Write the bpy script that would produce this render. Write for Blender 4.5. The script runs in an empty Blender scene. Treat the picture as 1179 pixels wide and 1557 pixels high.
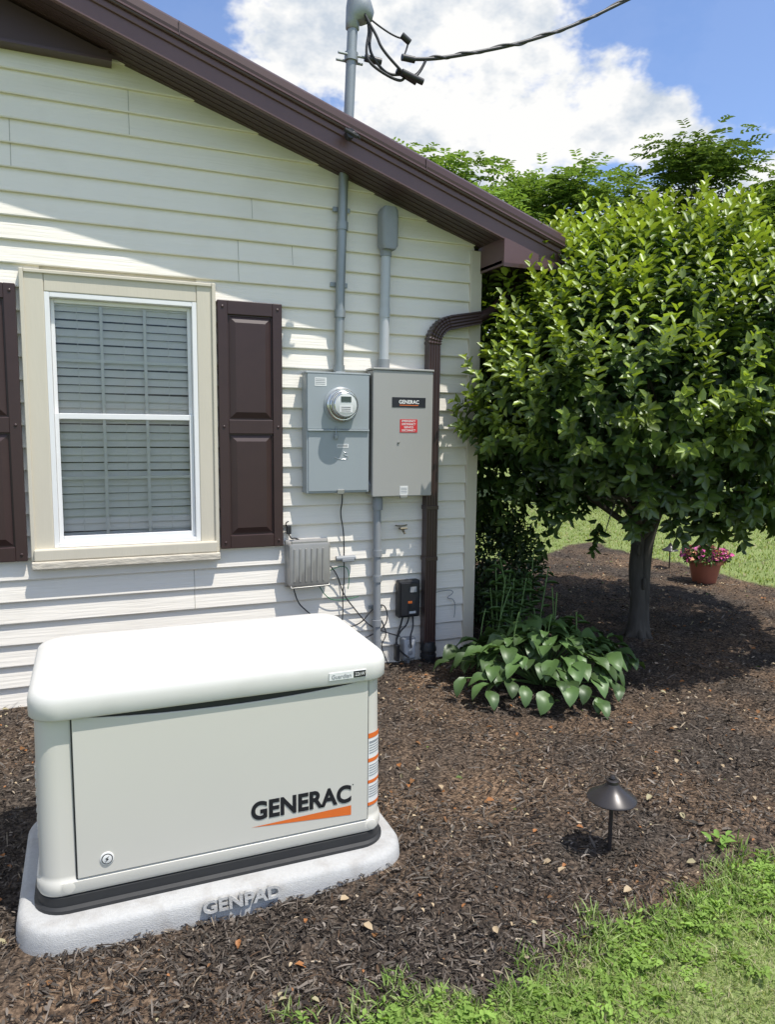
import bpy, bmesh, math, numpy as np
from mathutils import Vector, Matrix
rng=np.random.default_rng(7)
S=bpy.context.scene
COL=S.collection
# ---------------------------------------------------------------- helpers
def empty(name):
    o=bpy.data.objects.new(name,None);COL.objects.link(o);o.empty_display_size=.1;return o
def link(o,parent=None,mat=None):
    COL.objects.link(o)
    if mat is not None:
        o.data.materials.clear();o.data.materials.append(mat)
    if parent is not None:o.parent=parent
    return o
def mesh(name,V,F,mat=None,parent=None,smooth=False):
    m=bpy.data.meshes.new(name);m.from_pydata([tuple(v) for v in V],[],F);m.update()
    if smooth:
        for p in m.polygons:p.use_smooth=True
    return link(bpy.data.objects.new(name,m),parent,mat)
def npmesh(name,V,k,mat,parent=None,col=None,F=None,smooth=False):
    m=bpy.data.meshes.new(name);n=len(V);nf=len(F)
    m.vertices.add(n);m.vertices.foreach_set('co',np.asarray(V,dtype=np.float32).ravel())
    m.loops.add(nf*k);m.loops.foreach_set('vertex_index',np.asarray(F,dtype=np.int32).ravel())
    m.polygons.add(nf);m.polygons.foreach_set('loop_start',np.arange(0,nf*k,k,dtype=np.int32))
    if smooth:m.polygons.foreach_set('use_smooth',np.ones(nf,dtype=bool))
    m.update(calc_edges=True);m.validate()
    if col is not None:
        a=m.color_attributes.new('Col','FLOAT_COLOR','POINT')
        c=np.ones((n,4),dtype=np.float32);c[:,:3]=col;a.data.foreach_set('color',c.ravel())
    return link(bpy.data.objects.new(name,m),parent,mat)
def bevel(o,w,seg=2):
    md=o.modifiers.new('b','BEVEL');md.width=w;md.segments=seg;md.limit_method='ANGLE';md.angle_limit=math.radians(40)
    return o
def box(name,lo,hi,mat,parent=None,bv=0,seg=2):
    x0,y0,z0=lo;x1,y1,z1=hi
    V=[(x0,y0,z0),(x1,y0,z0),(x1,y1,z0),(x0,y1,z0),(x0,y0,z1),(x1,y0,z1),(x1,y1,z1),(x0,y1,z1)]
    F=[(0,3,2,1),(4,5,6,7),(0,1,5,4),(1,2,6,5),(2,3,7,6),(3,0,4,7)]
    o=mesh(name,V,F,mat,parent)
    if bv:bevel(o,bv,seg)
    return o
def rrect(x0,x1,y0,y1,r,n=6):
    P=[]
    for cx,cy,a0 in ((x1-r,y0+r,-90),(x1-r,y1-r,0),(x0+r,y1-r,90),(x0+r,y0+r,180)):
        for i in range(n+1):
            a=math.radians(a0+90*i/n);P.append((cx+r*math.cos(a),cy+r*math.sin(a)))
    return P
def loft(name,rings,mat,parent=None,cap0=True,cap1=True,smooth=True,ang=35):
    V=[];F=[];n=len(rings[0])
    for r in rings:V+=r
    for i in range(len(rings)-1):
        for j in range(n):
            a=i*n+j;b=i*n+(j+1)%n;F.append((a,b,b+n,a+n))
    if cap0:F.append(tuple(range(n-1,-1,-1)))
    if cap1:F.append(tuple(range((len(rings)-1)*n,len(rings)*n)))
    o=mesh(name,V,F,mat,parent)
    if smooth:
        for p in o.data.polygons:p.use_smooth=True
        o.data.set_sharp_from_angle(angle=math.radians(ang))
    return o
def cyl(name,p0,p1,r0,mat,parent=None,r1=None,n=24):
    p0=Vector(p0);p1=Vector(p1);d=(p1-p0).normalized();u=d.orthogonal().normalized();w=d.cross(u)
    r1=r0 if r1 is None else r1
    R=[[tuple(p+(u*math.cos(t)+w*math.sin(t))*r) for t in [2*math.pi*i/n for i in range(n)]] for p,r in ((p0,r0),(p1,r1))]
    return loft(name,R,mat,parent)
def lathe(name,prof,c,mat,parent=None,axis='Z',n=32,ang=30):
    R=[]
    for r,h in prof:
        ring=[]
        for i in range(n):
            t=2*math.pi*i/n
            if axis=='Z':ring.append((c[0]+r*math.cos(t),c[1]+r*math.sin(t),c[2]+h))
            else:ring.append((c[0]+r*math.cos(t),c[1]-h,c[2]+r*math.sin(t)))
        R.append(ring)
    return loft(name,R,mat,parent,ang=ang)
def tube(name,pts,r,mat,parent=None,radii=None,smooth=True,res=6):
    c=bpy.data.curves.new(name,'CURVE');c.dimensions='3D';c.bevel_depth=r;c.bevel_resolution=3;c.use_fill_caps=True
    if smooth and len(pts)>2:
        s=c.splines.new('NURBS');s.points.add(len(pts)-1)
        for i,p in enumerate(pts):s.points[i].co=(*p,1);s.points[i].radius=1 if radii is None else radii[i]
        s.use_endpoint_u=True;s.order_u=3;s.resolution_u=res
    else:
        s=c.splines.new('POLY');s.points.add(len(pts)-1)
        for i,p in enumerate(pts):s.points[i].co=(*p,1);s.points[i].radius=1 if radii is None else radii[i]
    return link(bpy.data.objects.new(name,c),parent,mat)
def text(name,s,x0,x1,z0,z1,y,mat,parent=None,off=.02,ext=.004,tilt=0,spacing=1.0):
    c=bpy.data.curves.new(name,'FONT');c.body=s;c.offset=off;c.space_character=spacing;c.extrude=.5
    t=bpy.data.objects.new(name+'_c',c);COL.objects.link(t);bpy.context.view_layer.update()
    dg=bpy.context.evaluated_depsgraph_get();m=bpy.data.meshes.new_from_object(t.evaluated_get(dg))
    bpy.data.objects.remove(t)
    V=np.array([v.co[:] for v in m.vertices]);mn=V.min(0);mx=V.max(0)
    U=(V-mn)/(mx-mn);ca,sa=math.cos(tilt),math.sin(tilt)
    for v,u in zip(m.vertices,U):
        h=u[1]*(z1-z0);d=(u[2]-.5)*ext
        v.co=(x0+u[0]*(x1-x0),y+h*sa-d*ca,z0+h*ca+d*sa)
    if m.materials:m.materials.clear()
    o=bpy.data.objects.new(name,m);return link(o,parent,mat)
# ---------------------------------------------------------------- materials
def nt(name):
    m=bpy.data.materials.new(name);m.use_nodes=True;t=m.node_tree;return m,t,t.nodes,t.links,t.nodes['Principled BSDF']
def mat(name,c,rough=.6,metal=0,var=.08,scale=20,bump=0,bscale=80,spec=.5,stretch=(1,1,1),dirt=None):
    m,t,N,L,b=nt(name)
    tc=N.new('ShaderNodeTexCoord');mp=N.new('ShaderNodeMapping');mp.inputs['Scale'].default_value=stretch
    L.new(tc.outputs['Object'],mp.inputs[0])
    no=N.new('ShaderNodeTexNoise');no.inputs['Scale'].default_value=scale;no.inputs['Detail'].default_value=4
    L.new(mp.outputs[0],no.inputs[0])
    r=N.new('ShaderNodeMix');r.data_type='RGBA';r.inputs[6].default_value=(*[x*(1-var) for x in c],1);r.inputs[7].default_value=(*[min(1,x*(1+var)) for x in c],1)
    L.new(no.outputs[0],r.inputs[0]);out=r.outputs[2]
    if dirt:
        n2=N.new('ShaderNodeTexNoise');n2.inputs['Scale'].default_value=dirt[1];n2.inputs['Detail'].default_value=6
        L.new(tc.outputs['Object'],n2.inputs[0])
        mr=N.new('ShaderNodeMapRange');mr.inputs[1].default_value=.5;mr.inputs[2].default_value=.75;mr.inputs[4].default_value=dirt[2]
        L.new(n2.outputs[0],mr.inputs[0])
        r2=N.new('ShaderNodeMix');r2.data_type='RGBA';L.new(mr.outputs[0],r2.inputs[0]);L.new(out,r2.inputs[6]);r2.inputs[7].default_value=(*dirt[0],1);out=r2.outputs[2]
    L.new(out,b.inputs['Base Color'])
    b.inputs['Roughness'].default_value=rough;b.inputs['Metallic'].default_value=metal;b.inputs['Specular IOR Level'].default_value=spec
    if bump:
        n3=N.new('ShaderNodeTexNoise');n3.inputs['Scale'].default_value=bscale;n3.inputs['Detail'].default_value=4;L.new(mp.outputs[0],n3.inputs[0])
        bp=N.new('ShaderNodeBump');bp.inputs['Strength'].default_value=bump;bp.inputs['Distance'].default_value=.01;L.new(n3.outputs[0],bp.inputs['Height']);L.new(bp.outputs[0],b.inputs['Normal'])
    return m
def leafmat(name,trans=.35,rough=.45,gloss=.06):
    m=bpy.data.materials.new(name);m.use_nodes=True;N=m.node_tree.nodes;L=m.node_tree.links;N.remove(N['Principled BSDF'])
    a=N.new('ShaderNodeAttribute');a.attribute_name='Col'
    df=N.new('ShaderNodeBsdfDiffuse');L.new(a.outputs['Color'],df.inputs[0]);out=df.outputs[0]
    if trans:
        tr=N.new('ShaderNodeBsdfTranslucent')
        g=N.new('ShaderNodeMix');g.data_type='RGBA';g.blend_type='MULTIPLY';g.inputs[0].default_value=1
        L.new(a.outputs['Color'],g.inputs[6]);g.inputs[7].default_value=(1.6,1.6,.6,1);L.new(g.outputs[2],tr.inputs[0])
        mx=N.new('ShaderNodeMixShader');mx.inputs[0].default_value=trans
        L.new(out,mx.inputs[1]);L.new(tr.outputs[0],mx.inputs[2]);out=mx.outputs[0]
    if gloss:
        gl=N.new('ShaderNodeBsdfGlossy');gl.inputs['Roughness'].default_value=rough;gl.inputs[0].default_value=(.9,.95,.9,1)
        m2=N.new('ShaderNodeMixShader');m2.inputs[0].default_value=gloss;L.new(out,m2.inputs[1]);L.new(gl.outputs[0],m2.inputs[2]);out=m2.outputs[0]
    L.new(out,N['Material Output'].inputs[0])
    return m
M_wall=mat('siding_cream',(.80,.755,.675),.5,var=.04,scale=3,bump=.3,bscale=60,stretch=(.06,1,1.2),dirt=((.56,.51,.41),2.2,.28))
M_trim=mat('trim_cream',(.61,.56,.455),.55,var=.06,scale=8,bump=.15,bscale=40,stretch=(1,1,.15))
M_joint=mat('joint_shadow_gap',(.42,.40,.34),.6)
M_sill=mat('sill_stone',(.56,.51,.42),.7,var=.25,scale=30,bump=.5,bscale=60,stretch=(.4,1,1))
M_white=mat('vinyl_white',(.81,.81,.80),.35,var=.03)
M_muntin=mat('muntin_white',(.70,.71,.71),.4,var=.03)
M_brown=mat('metal_brown',(.070,.038,.036),.34,var=.15,scale=6)
M_brown2=mat('metal_brown_fascia',(.125,.070,.072),.38,var=.12,scale=5)
M_soff=mat('soffit_brown',(.055,.030,.030),.5,var=.1)
M_shut=mat('shutter_brown',(.042,.021,.020),.40,var=.15,scale=12)
M_spout=mat('downspout_brown',(.046,.025,.023),.33,var=.15,scale=10)
M_galv=mat('galvanised',(.30,.325,.335),.48,metal=.5,var=.28,scale=14,stretch=(1,1,.3))
M_pvc=mat('pvc_grey',(.27,.285,.30),.5,var=.08)
M_pvcl=mat('pvc_light',(.48,.50,.52),.45,var=.08)
M_meter=mat('box_bluegrey',(.315,.35,.365),.38,var=.04,scale=6)
M_xfer=mat('box_grey',(.355,.35,.33),.42,var=.04,scale=5)
M_chrome=mat('chrome_ring',(.65,.66,.66),.22,metal=.9,var=.03)
M_face=mat('meter_face',(.62,.64,.62),.3,var=.05)
M_lcd=mat('lcd',(.05,.07,.06),.2)
M_black=mat('black_plastic',(.018,.018,.02),.45,var=.2)
M_cable=mat('cable_black',(.025,.025,.027),.5,var=.2)
M_green=mat('cable_green',(.02,.16,.07),.5)
M_label=mat('label_white',(.75,.75,.73),.5)
M_red=mat('label_red',(.62,.03,.035),.5)
M_orange=mat('logo_orange',(.72,.16,.03),.4)
M_dark=mat('logo_black',(.015,.015,.02),.4)
M_gbody=mat('enclosure_bisque',(.61,.59,.53),.36,var=.02,scale=3,bump=.03,bscale=350)
M_glid=mat('lid_bisque_sunlit',(.68,.665,.625),.42,var=.02,scale=3,bump=.05,bscale=500,dirt=((.50,.48,.43),9,.22))  # same paint as the body, lightened to put sun on the lid into colour
M_pad=mat('pad_concrete',(.44,.44,.43),.8,var=.14,scale=90,bump=.3,bscale=250,dirt=((.20,.165,.13),14,.35))
M_rub=mat('base_black',(.022,.023,.025),.55,var=.2)
M_outl=mat('outlet_grey',(.34,.33,.31),.4,metal=.3,var=.1)
M_screw=mat('screw',(.35,.34,.32),.4,metal=.7)
M_brass=mat('brass_dull',(.22,.19,.13),.6,metal=.3)
M_terra=mat('pot_terracotta',(.36,.12,.075),.55,var=.12,scale=10)
M_lamp=mat('lamp_bronze',(.045,.04,.04),.35,metal=.3,var=.15)
M_bark=mat('bark',(.075,.066,.055),.9,var=.6,scale=22,bump=1.0,bscale=26,stretch=(1,1,.2))
M_room=mat('room_dark',(.08,.08,.08),.9)
M_blind=mat('blind_slat',(.82,.82,.80),.5,var=.04)
M_roof=mat('roof_metal',(.09,.05,.05),.4)
M_stalk=mat('stalk_green',(.10,.18,.05),.6)
M_leaf=leafmat('leaf_tree',.28,.42,.055)
M_leaf2=leafmat('leaf_far',.25,.5,0)
M_hosta=leafmat('leaf_hosta',.12,.42,.04)
M_grass=leafmat('grass_blade',.3,.5,0)
M_petal=leafmat('petal',.0,.6,0)
M_chip=leafmat('bark_mulch',0,.5,.015)
def glassmat():
    m=bpy.data.materials.new('window_glass');m.use_nodes=True;N=m.node_tree.nodes;L=m.node_tree.links;N.remove(N['Principled BSDF'])
    tr=N.new('ShaderNodeBsdfTransparent');tr.inputs[0].default_value=(.92,.92,.91,1)
    gl=N.new('ShaderNodeBsdfGlossy');gl.inputs['Roughness'].default_value=.02;gl.inputs[0].default_value=(.9,.9,.9,1)
    lw=N.new('ShaderNodeFresnel');lw.inputs[0].default_value=1.35
    mx=N.new('ShaderNodeMixShader');L.new(lw.outputs[0],mx.inputs[0]);L.new(tr.outputs[0],mx.inputs[1]);L.new(gl.outputs[0],mx.inputs[2]);L.new(mx.outputs[0],N['Material Output'].inputs[0]);return m
M_glass=glassmat()
def groundmat():
    m,t,N,L,b=nt('ground')
    tc=N.new('ShaderNodeTexCoord');a=N.new('ShaderNodeAttribute');a.attribute_name='Col'
    def noise(s,d):
        n=N.new('ShaderNodeTexNoise');n.inputs['Scale'].default_value=s;n.inputs['Detail'].default_value=d;L.new(tc.outputs['Object'],n.inputs[0]);return n
    def ramp(src,cs):
        r=N.new('ShaderNodeValToRGB');e=r.color_ramp.elements
        e[0].position=cs[0][0];e[0].color=(*cs[0][1],1);e[1].position=cs[-1][0];e[1].color=(*cs[-1][1],1)
        for p,c in cs[1:-1]:
            q=e.new(p);q.color=(*c,1)
        L.new(src,r.inputs[0]);return r.outputs[0]
    n1=noise(60,6);n2=noise(1.3,3)
    mul=ramp(n1.outputs[0],[(.3,(.018,.014,.012)),(.5,(.060,.048,.039)),(.68,(.14,.113,.09))])
    soil=ramp(n2.outputs[0],[(.42,(1,1,1)),(.66,(2.2,1.85,1.5))])
    mm=N.new('ShaderNodeMix');mm.data_type='RGBA';mm.blend_type='MULTIPLY';mm.inputs[0].default_value=1;L.new(mul,mm.inputs[6]);L.new(soil,mm.inputs[7])
    gr=ramp(n1.outputs[0],[(.3,(.12,.165,.05)),(.5,(.21,.27,.09)),(.72,(.34,.37,.17))])
    mx=N.new('ShaderNodeMix');mx.data_type='RGBA';L.new(a.outputs['Fac'],mx.inputs[0]);L.new(mm.outputs[2],mx.inputs[6]);L.new(gr,mx.inputs[7])
    L.new(mx.outputs[2],b.inputs['Base Color']);b.inputs['Roughness'].default_value=.9;b.inputs['Specular IOR Level'].default_value=.15
    bp=N.new('ShaderNodeBump');bp.inputs['Strength'].default_value=.9;bp.inputs['Distance'].default_value=.02;L.new(n1.outputs[0],bp.inputs['Height']);L.new(bp.outputs[0],b.inputs['Normal'])
    return m
M_ground=groundmat()
# ---------------------------------------------------------------- ground
_k=rng.normal(size=(14,2))*np.array([3.,3.])+0;_p=rng.uniform(0,6.28,14)
_k2=rng.normal(size=(16,2))*14;_p2=rng.uniform(0,6.28,16)
def H(x,y):
    x=np.asarray(x,float);y=np.asarray(y,float);z=0*x
    for k,p in zip(_k,_p):z=z+.0035*np.sin(k[0]*x+k[1]*y+p)
    for k,p in zip(_k2,_p2):z=z+.0022*np.sin(k[0]*x+k[1]*y+p)
    dx=np.maximum(np.abs(x-.42)-.72,0);dy=np.maximum(np.abs(y+1.97)-.46,0)
    z=z+.030*np.exp(-(np.hypot(dx,dy)/.28)**2)
    far=np.clip((np.hypot(x,y)-9)/6,0,1)
    return z*(1-far)
def wob(x,s=1):return .05*np.sin(3.1*x+1)+.03*np.sin(7.7*x+2)+.02*np.sin(17*x)+.012*np.sin(41*x+.5)
def lawn(x,y):
    x=np.asarray(x,float);y=np.asarray(y,float)
    d1=-2.985+.04*(x-1)+wob(x)-y
    d2=x-(6.95+wob(y))
    d3=y-(np.maximum(3.3,3.3+.6*(x-5.5))+wob(x))
    d4=-7-x
    return np.maximum(np.maximum(d1,d2),np.maximum(d3,d4))
def axis(a,b,st,far):
    c=list(np.arange(a,b+1e-6,st));g=st;v=b
    while v<far:
        g*=1.3;v+=g;c.append(v)
    g=st;v=a;pre=[]
    while v>-far:
        g*=1.3;v-=g;pre.append(v)
    return np.array(pre[::-1]+c)
gx=axis(-1.6,8.5,.04,400);gy=axis(-4,5,.04,400)
X,Y=np.meshgrid(gx,gy);Z=H(X,Y);Lm=np.clip(lawn(X,Y)/.06+.5,0,1)
Z=Z+Lm*.012
nx,ny=len(gx),len(gy)
I=np.arange(nx*ny).reshape(ny,nx)
Fq=np.stack([I[:-1,:-1],I[:-1,1:],I[1:,1:],I[1:,:-1]],-1).reshape(-1,4)
npmesh('ground',np.stack([X.ravel(),Y.ravel(),Z.ravel()],1),4,M_ground,None,np.repeat(Lm.ravel()[:,None],3,1),Fq,True)
# ---------------------------------------------------------------- mulch chips
PX0,PX1,PY0,PY1=-.262,1.100,-2.385,-1.53
def chips(name,N,r0,r1,a0,a1,ls,ws):
    r=np.exp(rng.uniform(np.log(r0),np.log(r1),N));a=np.radians(rng.uniform(a0,a1,N))
    x=r*np.sin(a);y=-4.76+r*np.cos(a)
    patch=np.sin(2.1*x+1.3*y+.5)+np.sin(-1.7*x+2.9*y+2)+.6*np.sin(5.1*x+3.7*y)
    k=(lawn(x,y)<.03*rng.normal(size=N))&~((y>-.03)&(x<2.68))&~((x>PX0+.01)&(x<PX1-.01)&(y>PY0+.01)&(y<PY1))
    k&=~((patch>1.1)&(rng.uniform(size=N)<.55))
    x=x[k];y=y[k];r=r[k];n=len(x)
    l=rng.gamma(1.7,ls/1.7,n)*(1+r*.07)+.005;w=rng.gamma(3,1/3,n)*ws*(1+r*.08)+.001
    w=np.minimum(w,l*.8)
    yaw=rng.uniform(0,6.283,n);pt=rng.normal(0,.26,n);rl=rng.normal(0,.5,n)
    d=np.stack([np.cos(yaw)*np.cos(pt),np.sin(yaw)*np.cos(pt),np.sin(pt)],1)
    s=np.stack([-np.sin(yaw)*np.cos(rl),np.cos(yaw)*np.cos(rl),np.sin(rl)],1)
    c=np.stack([x,y,H(x,y)+.004+rng.uniform(0,.014,n)],1)
    L_=d*l[:,None]*.5;W_=s*w[:,None]*.5
    up=np.array([0,0,1])*(l*.06)[:,None]
    V=np.stack([c-L_-W_*.6,c-L_+W_*.4,c+W_+up,c-W_+up,c+L_+W_*.3,c+L_-W_*.7],1).reshape(-1,3)
    b=np.arange(n)[:,None]*6
    F=np.concatenate([b+np.array([0,3,2,1]),b+np.array([3,5,4,2])],1).reshape(-1,4)
    pal=np.array([(.028,.022,.019),(.056,.045,.037),(.096,.079,.066),(.17,.143,.12),(.10,.064,.042),(.32,.26,.19)])
    idx=rng.choice(6,n,p=[.26,.30,.23,.14,.045,.025])
    cc=pal[idx]*rng.uniform(.7,1.35,n)[:,None]
    return npmesh(name,V,4,M_chip,None,np.repeat(cc,6,0),F)
chips('bark_mulch',215000,1.25,11,-45,75,.0155,.0036)
def leaves(name,P,D,Nn,size,width,col,matr,parent=None,curl=.15,fold=.25):
    n=len(P);D=D/np.linalg.norm(D,axis=1,keepdims=True)
    Sd=np.cross(D,Nn);Sd/=np.linalg.norm(Sd,axis=1,keepdims=True)+1e-9
    U=np.cross(Sd,D);s=size[:,None];w=(size*width)[:,None]
    f=fold
    q=[P,P+D*s*.3-Sd*w*.45+U*w*f,P+D*s*.68-Sd*w*.38+U*(w*f*.8-s*curl*.35),P+D*s*.97-U*s*curl,P+D*s*.68+Sd*w*.38+U*(w*f*.8-s*curl*.35),P+D*s*.3+Sd*w*.45+U*w*f]
    V=np.stack(q,1).reshape(-1,3);b=np.arange(n)[:,None]*6
    F=np.concatenate([b+np.array([0,3,2,1]),b+np.array([0,5,4,3])],1).reshape(-1,4)
    return npmesh(name,V,4,matr,parent,np.repeat(col,6,0),F)
def rdir(n):
    v=rng.normal(size=(n,3));return v/np.linalg.norm(v,axis=1,keepdims=True)
n=2600
x=rng.uniform(-.6,7,n);y=rng.uniform(-2.9,3,n);k=(lawn(x,y)<0)&~((y>-.05)&(x<2.7))&~((x>-.3)&(x<1.15)&(y>-2.45)&(y<-1.5));x=x[k];y=y[k];n=len(x)
D=rdir(n);D[:,2]*=.2;Nn=rdir(n)*.35+np.array([0,0,1])
pal=np.array([(.30,.13,.05),(.40,.31,.20),(.18,.09,.04),(.32,.28,.17),(.10,.14,.04)])
leaves('fallen_leaves',np.stack([x,y,H(x,y)+.02],1),D,Nn,np.minimum(rng.gamma(2,.007,n)+.007,.04),np.full(n,.7),pal[rng.choice(5,n,p=[.2,.4,.2,.15,.05])],M_chip)
# ---------------------------------------------------------------- grass
def blades(name,x,y,hmin,hmax,w,lean,matr,pal,tone=None):
    n=len(x);h=rng.uniform(hmin,hmax,n);yaw=rng.uniform(0,6.283,n)
    ld=np.stack([np.cos(yaw),np.sin(yaw),0*yaw],1)*(h*np.minimum(np.abs(rng.normal(0,lean,n)),1.5))[:,None]
    ya=yaw+rng.normal(1.57,.5,n);sd=np.stack([np.cos(ya),np.sin(ya),0*ya],1)*(w*rng.uniform(.6,1.4,n))[:,None]*.5
    c=np.stack([x,y,H(x,y)+.004],1);up=np.array([0,0,1])*h[:,None]
    V=np.stack([c-sd,c+sd,c+up*.55+ld*.35-sd*.85,c+up*.55+ld*.35+sd*.85,c+up*.9+ld-sd*.12,c+up*.9+ld+sd*.12],1).reshape(-1,3)
    b=np.arange(n)[:,None]*6
    F=np.concatenate([b+np.array([0,1,3,2]),b+np.array([2,3,5,4])],1).reshape(-1,4)
    cc=pal[rng.choice(len(pal),n)]*rng.uniform(.7,1.25,n)[:,None]
    if tone is not None:cc=cc*tone[:,None]
    return npmesh(name,V,4,matr,None,np.repeat(cc,6,0),F)
gpal=np.array([(.21,.285,.09),(.27,.35,.12),(.33,.39,.155),(.17,.24,.07),(.40,.42,.22),(.46,.41,.28)])
n=110000;x=rng.uniform(-.2,4.2,n);y=rng.uniform(-4.1,-2.75,n)
edge=lawn(x,y)+.07*np.sin(9*x+2)*np.sin(6*x)
k=edge>rng.normal(.03,.04,n);x,y=x[k],y[k]
tn=.92+.2*np.sin(4*x+3*y)*np.sin(7*y-2*x)
blades('grass',x,y,.012,.040,.0030,.9,M_grass,gpal,tn)
nt_=210;cx=rng.uniform(.45,3.6,nt_);cy=-3.02+.04*(cx-1)+wob(cx)+rng.normal(0,.07,nt_)
xs=[];ys=[]
for i in range(nt_):
    q=rng.integers(14,40);xs.append(cx[i]+rng.normal(0,.022,q));ys.append(cy[i]+rng.normal(0,.022,q))
blades('grass',np.concatenate(xs),np.concatenate(ys),.015,.050,.0050,.9,M_grass,gpal*np.array([.85,1.0,.8]))
n=50000;x=rng.uniform(5.0,14,n);y=rng.uniform(-2.5,9,n);k=lawn(x,y)>rng.normal(0,.03,n);x,y=x[k],y[k]
blades('grass',x,y,.03,.06,.012,.8,M_grass,gpal)
n=270;cx=rng.uniform(.4,3.6,n);cy=-3.02+.04*(cx-1)+wob(cx)-np.abs(rng.normal(-.04,.12,n))
P=[];Dd=[];Nn=[];sz=[];cc=[]
for i in range(n):
    tone=rng.uniform(.7,1.25)
    for j in range(rng.integers(3,7)):
        a=rng.uniform(0,6.28);L_=rng.uniform(.03,.09);dr=np.array([math.cos(a),math.sin(a),rng.uniform(.1,.9)]);dr/=np.linalg.norm(dr)
        for t in np.linspace(.3,1,rng.integers(3,6)):
            p=np.array([cx[i],cy[i],.012])+dr*L_*t;p[2]+=H(p[0],p[1])-t*t*.01
            for sg in (-1,1):
                b=a+sg*1.1+rng.normal(0,.4);P.append(p);Dd.append([math.cos(b),math.sin(b),rng.normal(.15,.2)]);Nn.append([rng.normal(0,.4),rng.normal(0,.4),1]);sz.append(rng.uniform(.012,.028));cc.append(np.array([.24,.36,.09])*tone)
leaves('weeds',np.array(P),np.array(Dd),np.array(Nn),np.array(sz),rng.uniform(.35,.65,len(P)),np.array(cc),M_grass)
P=[];Dd=[];
for q in range(4):
    for a in rng.uniform(0,6.28,4):
        P.append([2.34+rng.normal(0,.03),-2.70+rng.normal(0,.025),.03+rng.uniform(0,.03)]);Dd.append([math.cos(a),math.sin(a),.35])
P=np.array(P);leaves('seedling',P,np.array(Dd),np.tile([0,0,1.],(len(P),1)),rng.uniform(.025,.06,len(P)),np.full(len(P),.45),np.tile([.22,.36,.09],(len(P),1)),M_grass)
# ---------------------------------------------------------------- house
house=empty('house')
SL=1/3;RX,RZ=2.66,2.98
def rz(x):return RZ-SL*(x-RX)
WX0,WX1,WZ0,WZ1=-.21,.67,.95,2.47
V=[];F=[]
E=.13
def strip(x0,x1,z0,z1,yb,yt):
    i=len(V)
    V.extend([(x0,yb+.003,z0),(x1,yb+.003,z0),(x1,yt,z1),(x0,yt,z1),(x0,.012,z0+.002),(x1,.012,z0+.002),(x0,yb,z0+.006),(x1,yb,z0+.006)])
    F.extend([(i+6,i+7,i+2,i+3),(i,i+1,i+7,i+6),(i+4,i+5,i+1,i)])
z=.0
while z<4.7:
    z1=z+E
    segs=[(-6,2.62)]
    if z1>WZ0 and z<WZ1:segs=[(-6,WX0),(WX1,2.62)]
    for a,b in segs:
        strip(a,b,z,z1+.004,-.023,-.000)
    z=z1
wall=mesh('siding',V,F,M_wall,house)
bm=bmesh.new();bm.from_mesh(wall.data)
bmesh.ops.bisect_plane(bm,geom=bm.verts[:]+bm.edges[:]+bm.faces[:],plane_co=(RX,0,RZ+.01),plane_no=(SL,0,1),clear_outer=True)
bm.to_mesh(wall.data);bm.free()
for nme,lo,hi in (('wall_core_l',(-6,.013,0),(WX0,.12,3.0)),('wall_core_r',(WX1,.013,0),(2.62,.12,2.96)),('wall_core_b',(WX0,.013,0),(WX1,.12,WZ0)),('wall_core_t',(WX0,.013,WZ1),(WX1,.12,3.0))):box(nme,lo,hi,M_wall,house)
V2=[(-6,.016,2.95),(2.62,.016,2.95),(-6,.016,rz(-6))];mesh('gable_core',V2,[(0,1,2)],M_wall,house)
V=[];F=[];z=0
while z<2.9:
    i=len(V);V.extend([(2.667,.05,z),(2.667,9,z),(2.652,9,z+E),(2.652,.05,z+E),(2.64,.05,z),(2.64,9,z)]);F.extend([(i,i+1,i+2,i+3),(i+4,i+5,i+1,i)]);z+=E
mesh('side_siding',V,F,M_wall,house)
box('side_wall_core',(2.5,.13,0),(2.639,9,2.95),M_wall,house)
box('corner_post',(2.585,-.032,.02),(2.675,.06,2.955),M_trim,house,.004)
for jx,jz0,n_ in ((.93,2.6,2),(.30,3.38,2),(-.33,3.12,2),(1.28,2.73,1),(2.3,1.17,1),(.62,.52,2),(1.02,3.0,1)):
    k=round(jz0/E)*E
    for q in range(n_):
        z0=k+q*E
        mesh('siding_joint',[(jx,-.0235,z0+.006),(jx+.004,-.0235,z0+.006),(jx+.004,-.0022,z0+E),(jx,-.0022,z0+E)],[(0,1,2,3)],M_joint,house)
for nme,lo,hi in (('room_back',(-1.2,2.5,0),(2.4,2.55,2.9)),('room_l',(-1.25,.13,0),(-1.2,2.5,2.9)),('room_r',(2.4,.13,0),(2.45,2.5,2.9)),('room_top',(-1.25,.13,2.9),(2.45,2.5,2.95)),('room_floor',(-1.25,.13,.3),(2.45,2.5,.35))):box(nme,lo,hi,M_room,house)
box('casing_l',(-.31,-.038,.90),(-.19,.0,2.57),M_trim,house,.006)
box('casing_r',(.665,-.038,.90),(.775,.0,2.57),M_trim,house,.006)
box('casing_t',(-.189,-.036,2.455),(.664,.0,2.568),M_trim,house,.006)
box('casing_l_lip',(-.315,-.052,.895),(-.292,-.004,2.575),M_trim,house,.004)
box('casing_r_lip',(.757,-.052,.895),(.780,-.004,2.575),M_trim,house,.004)
box('casing_t_lip',(-.291,-.050,2.553),(.756,-.004,2.574),M_trim,house,.004)
box('sill',(-.30,-.075,.895),(.765,.0,.965),M_trim,house,.008)
box('sill_nose',(-.315,-.085,.845),(.78,-.0,.894),M_sill,house,.008)
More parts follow.
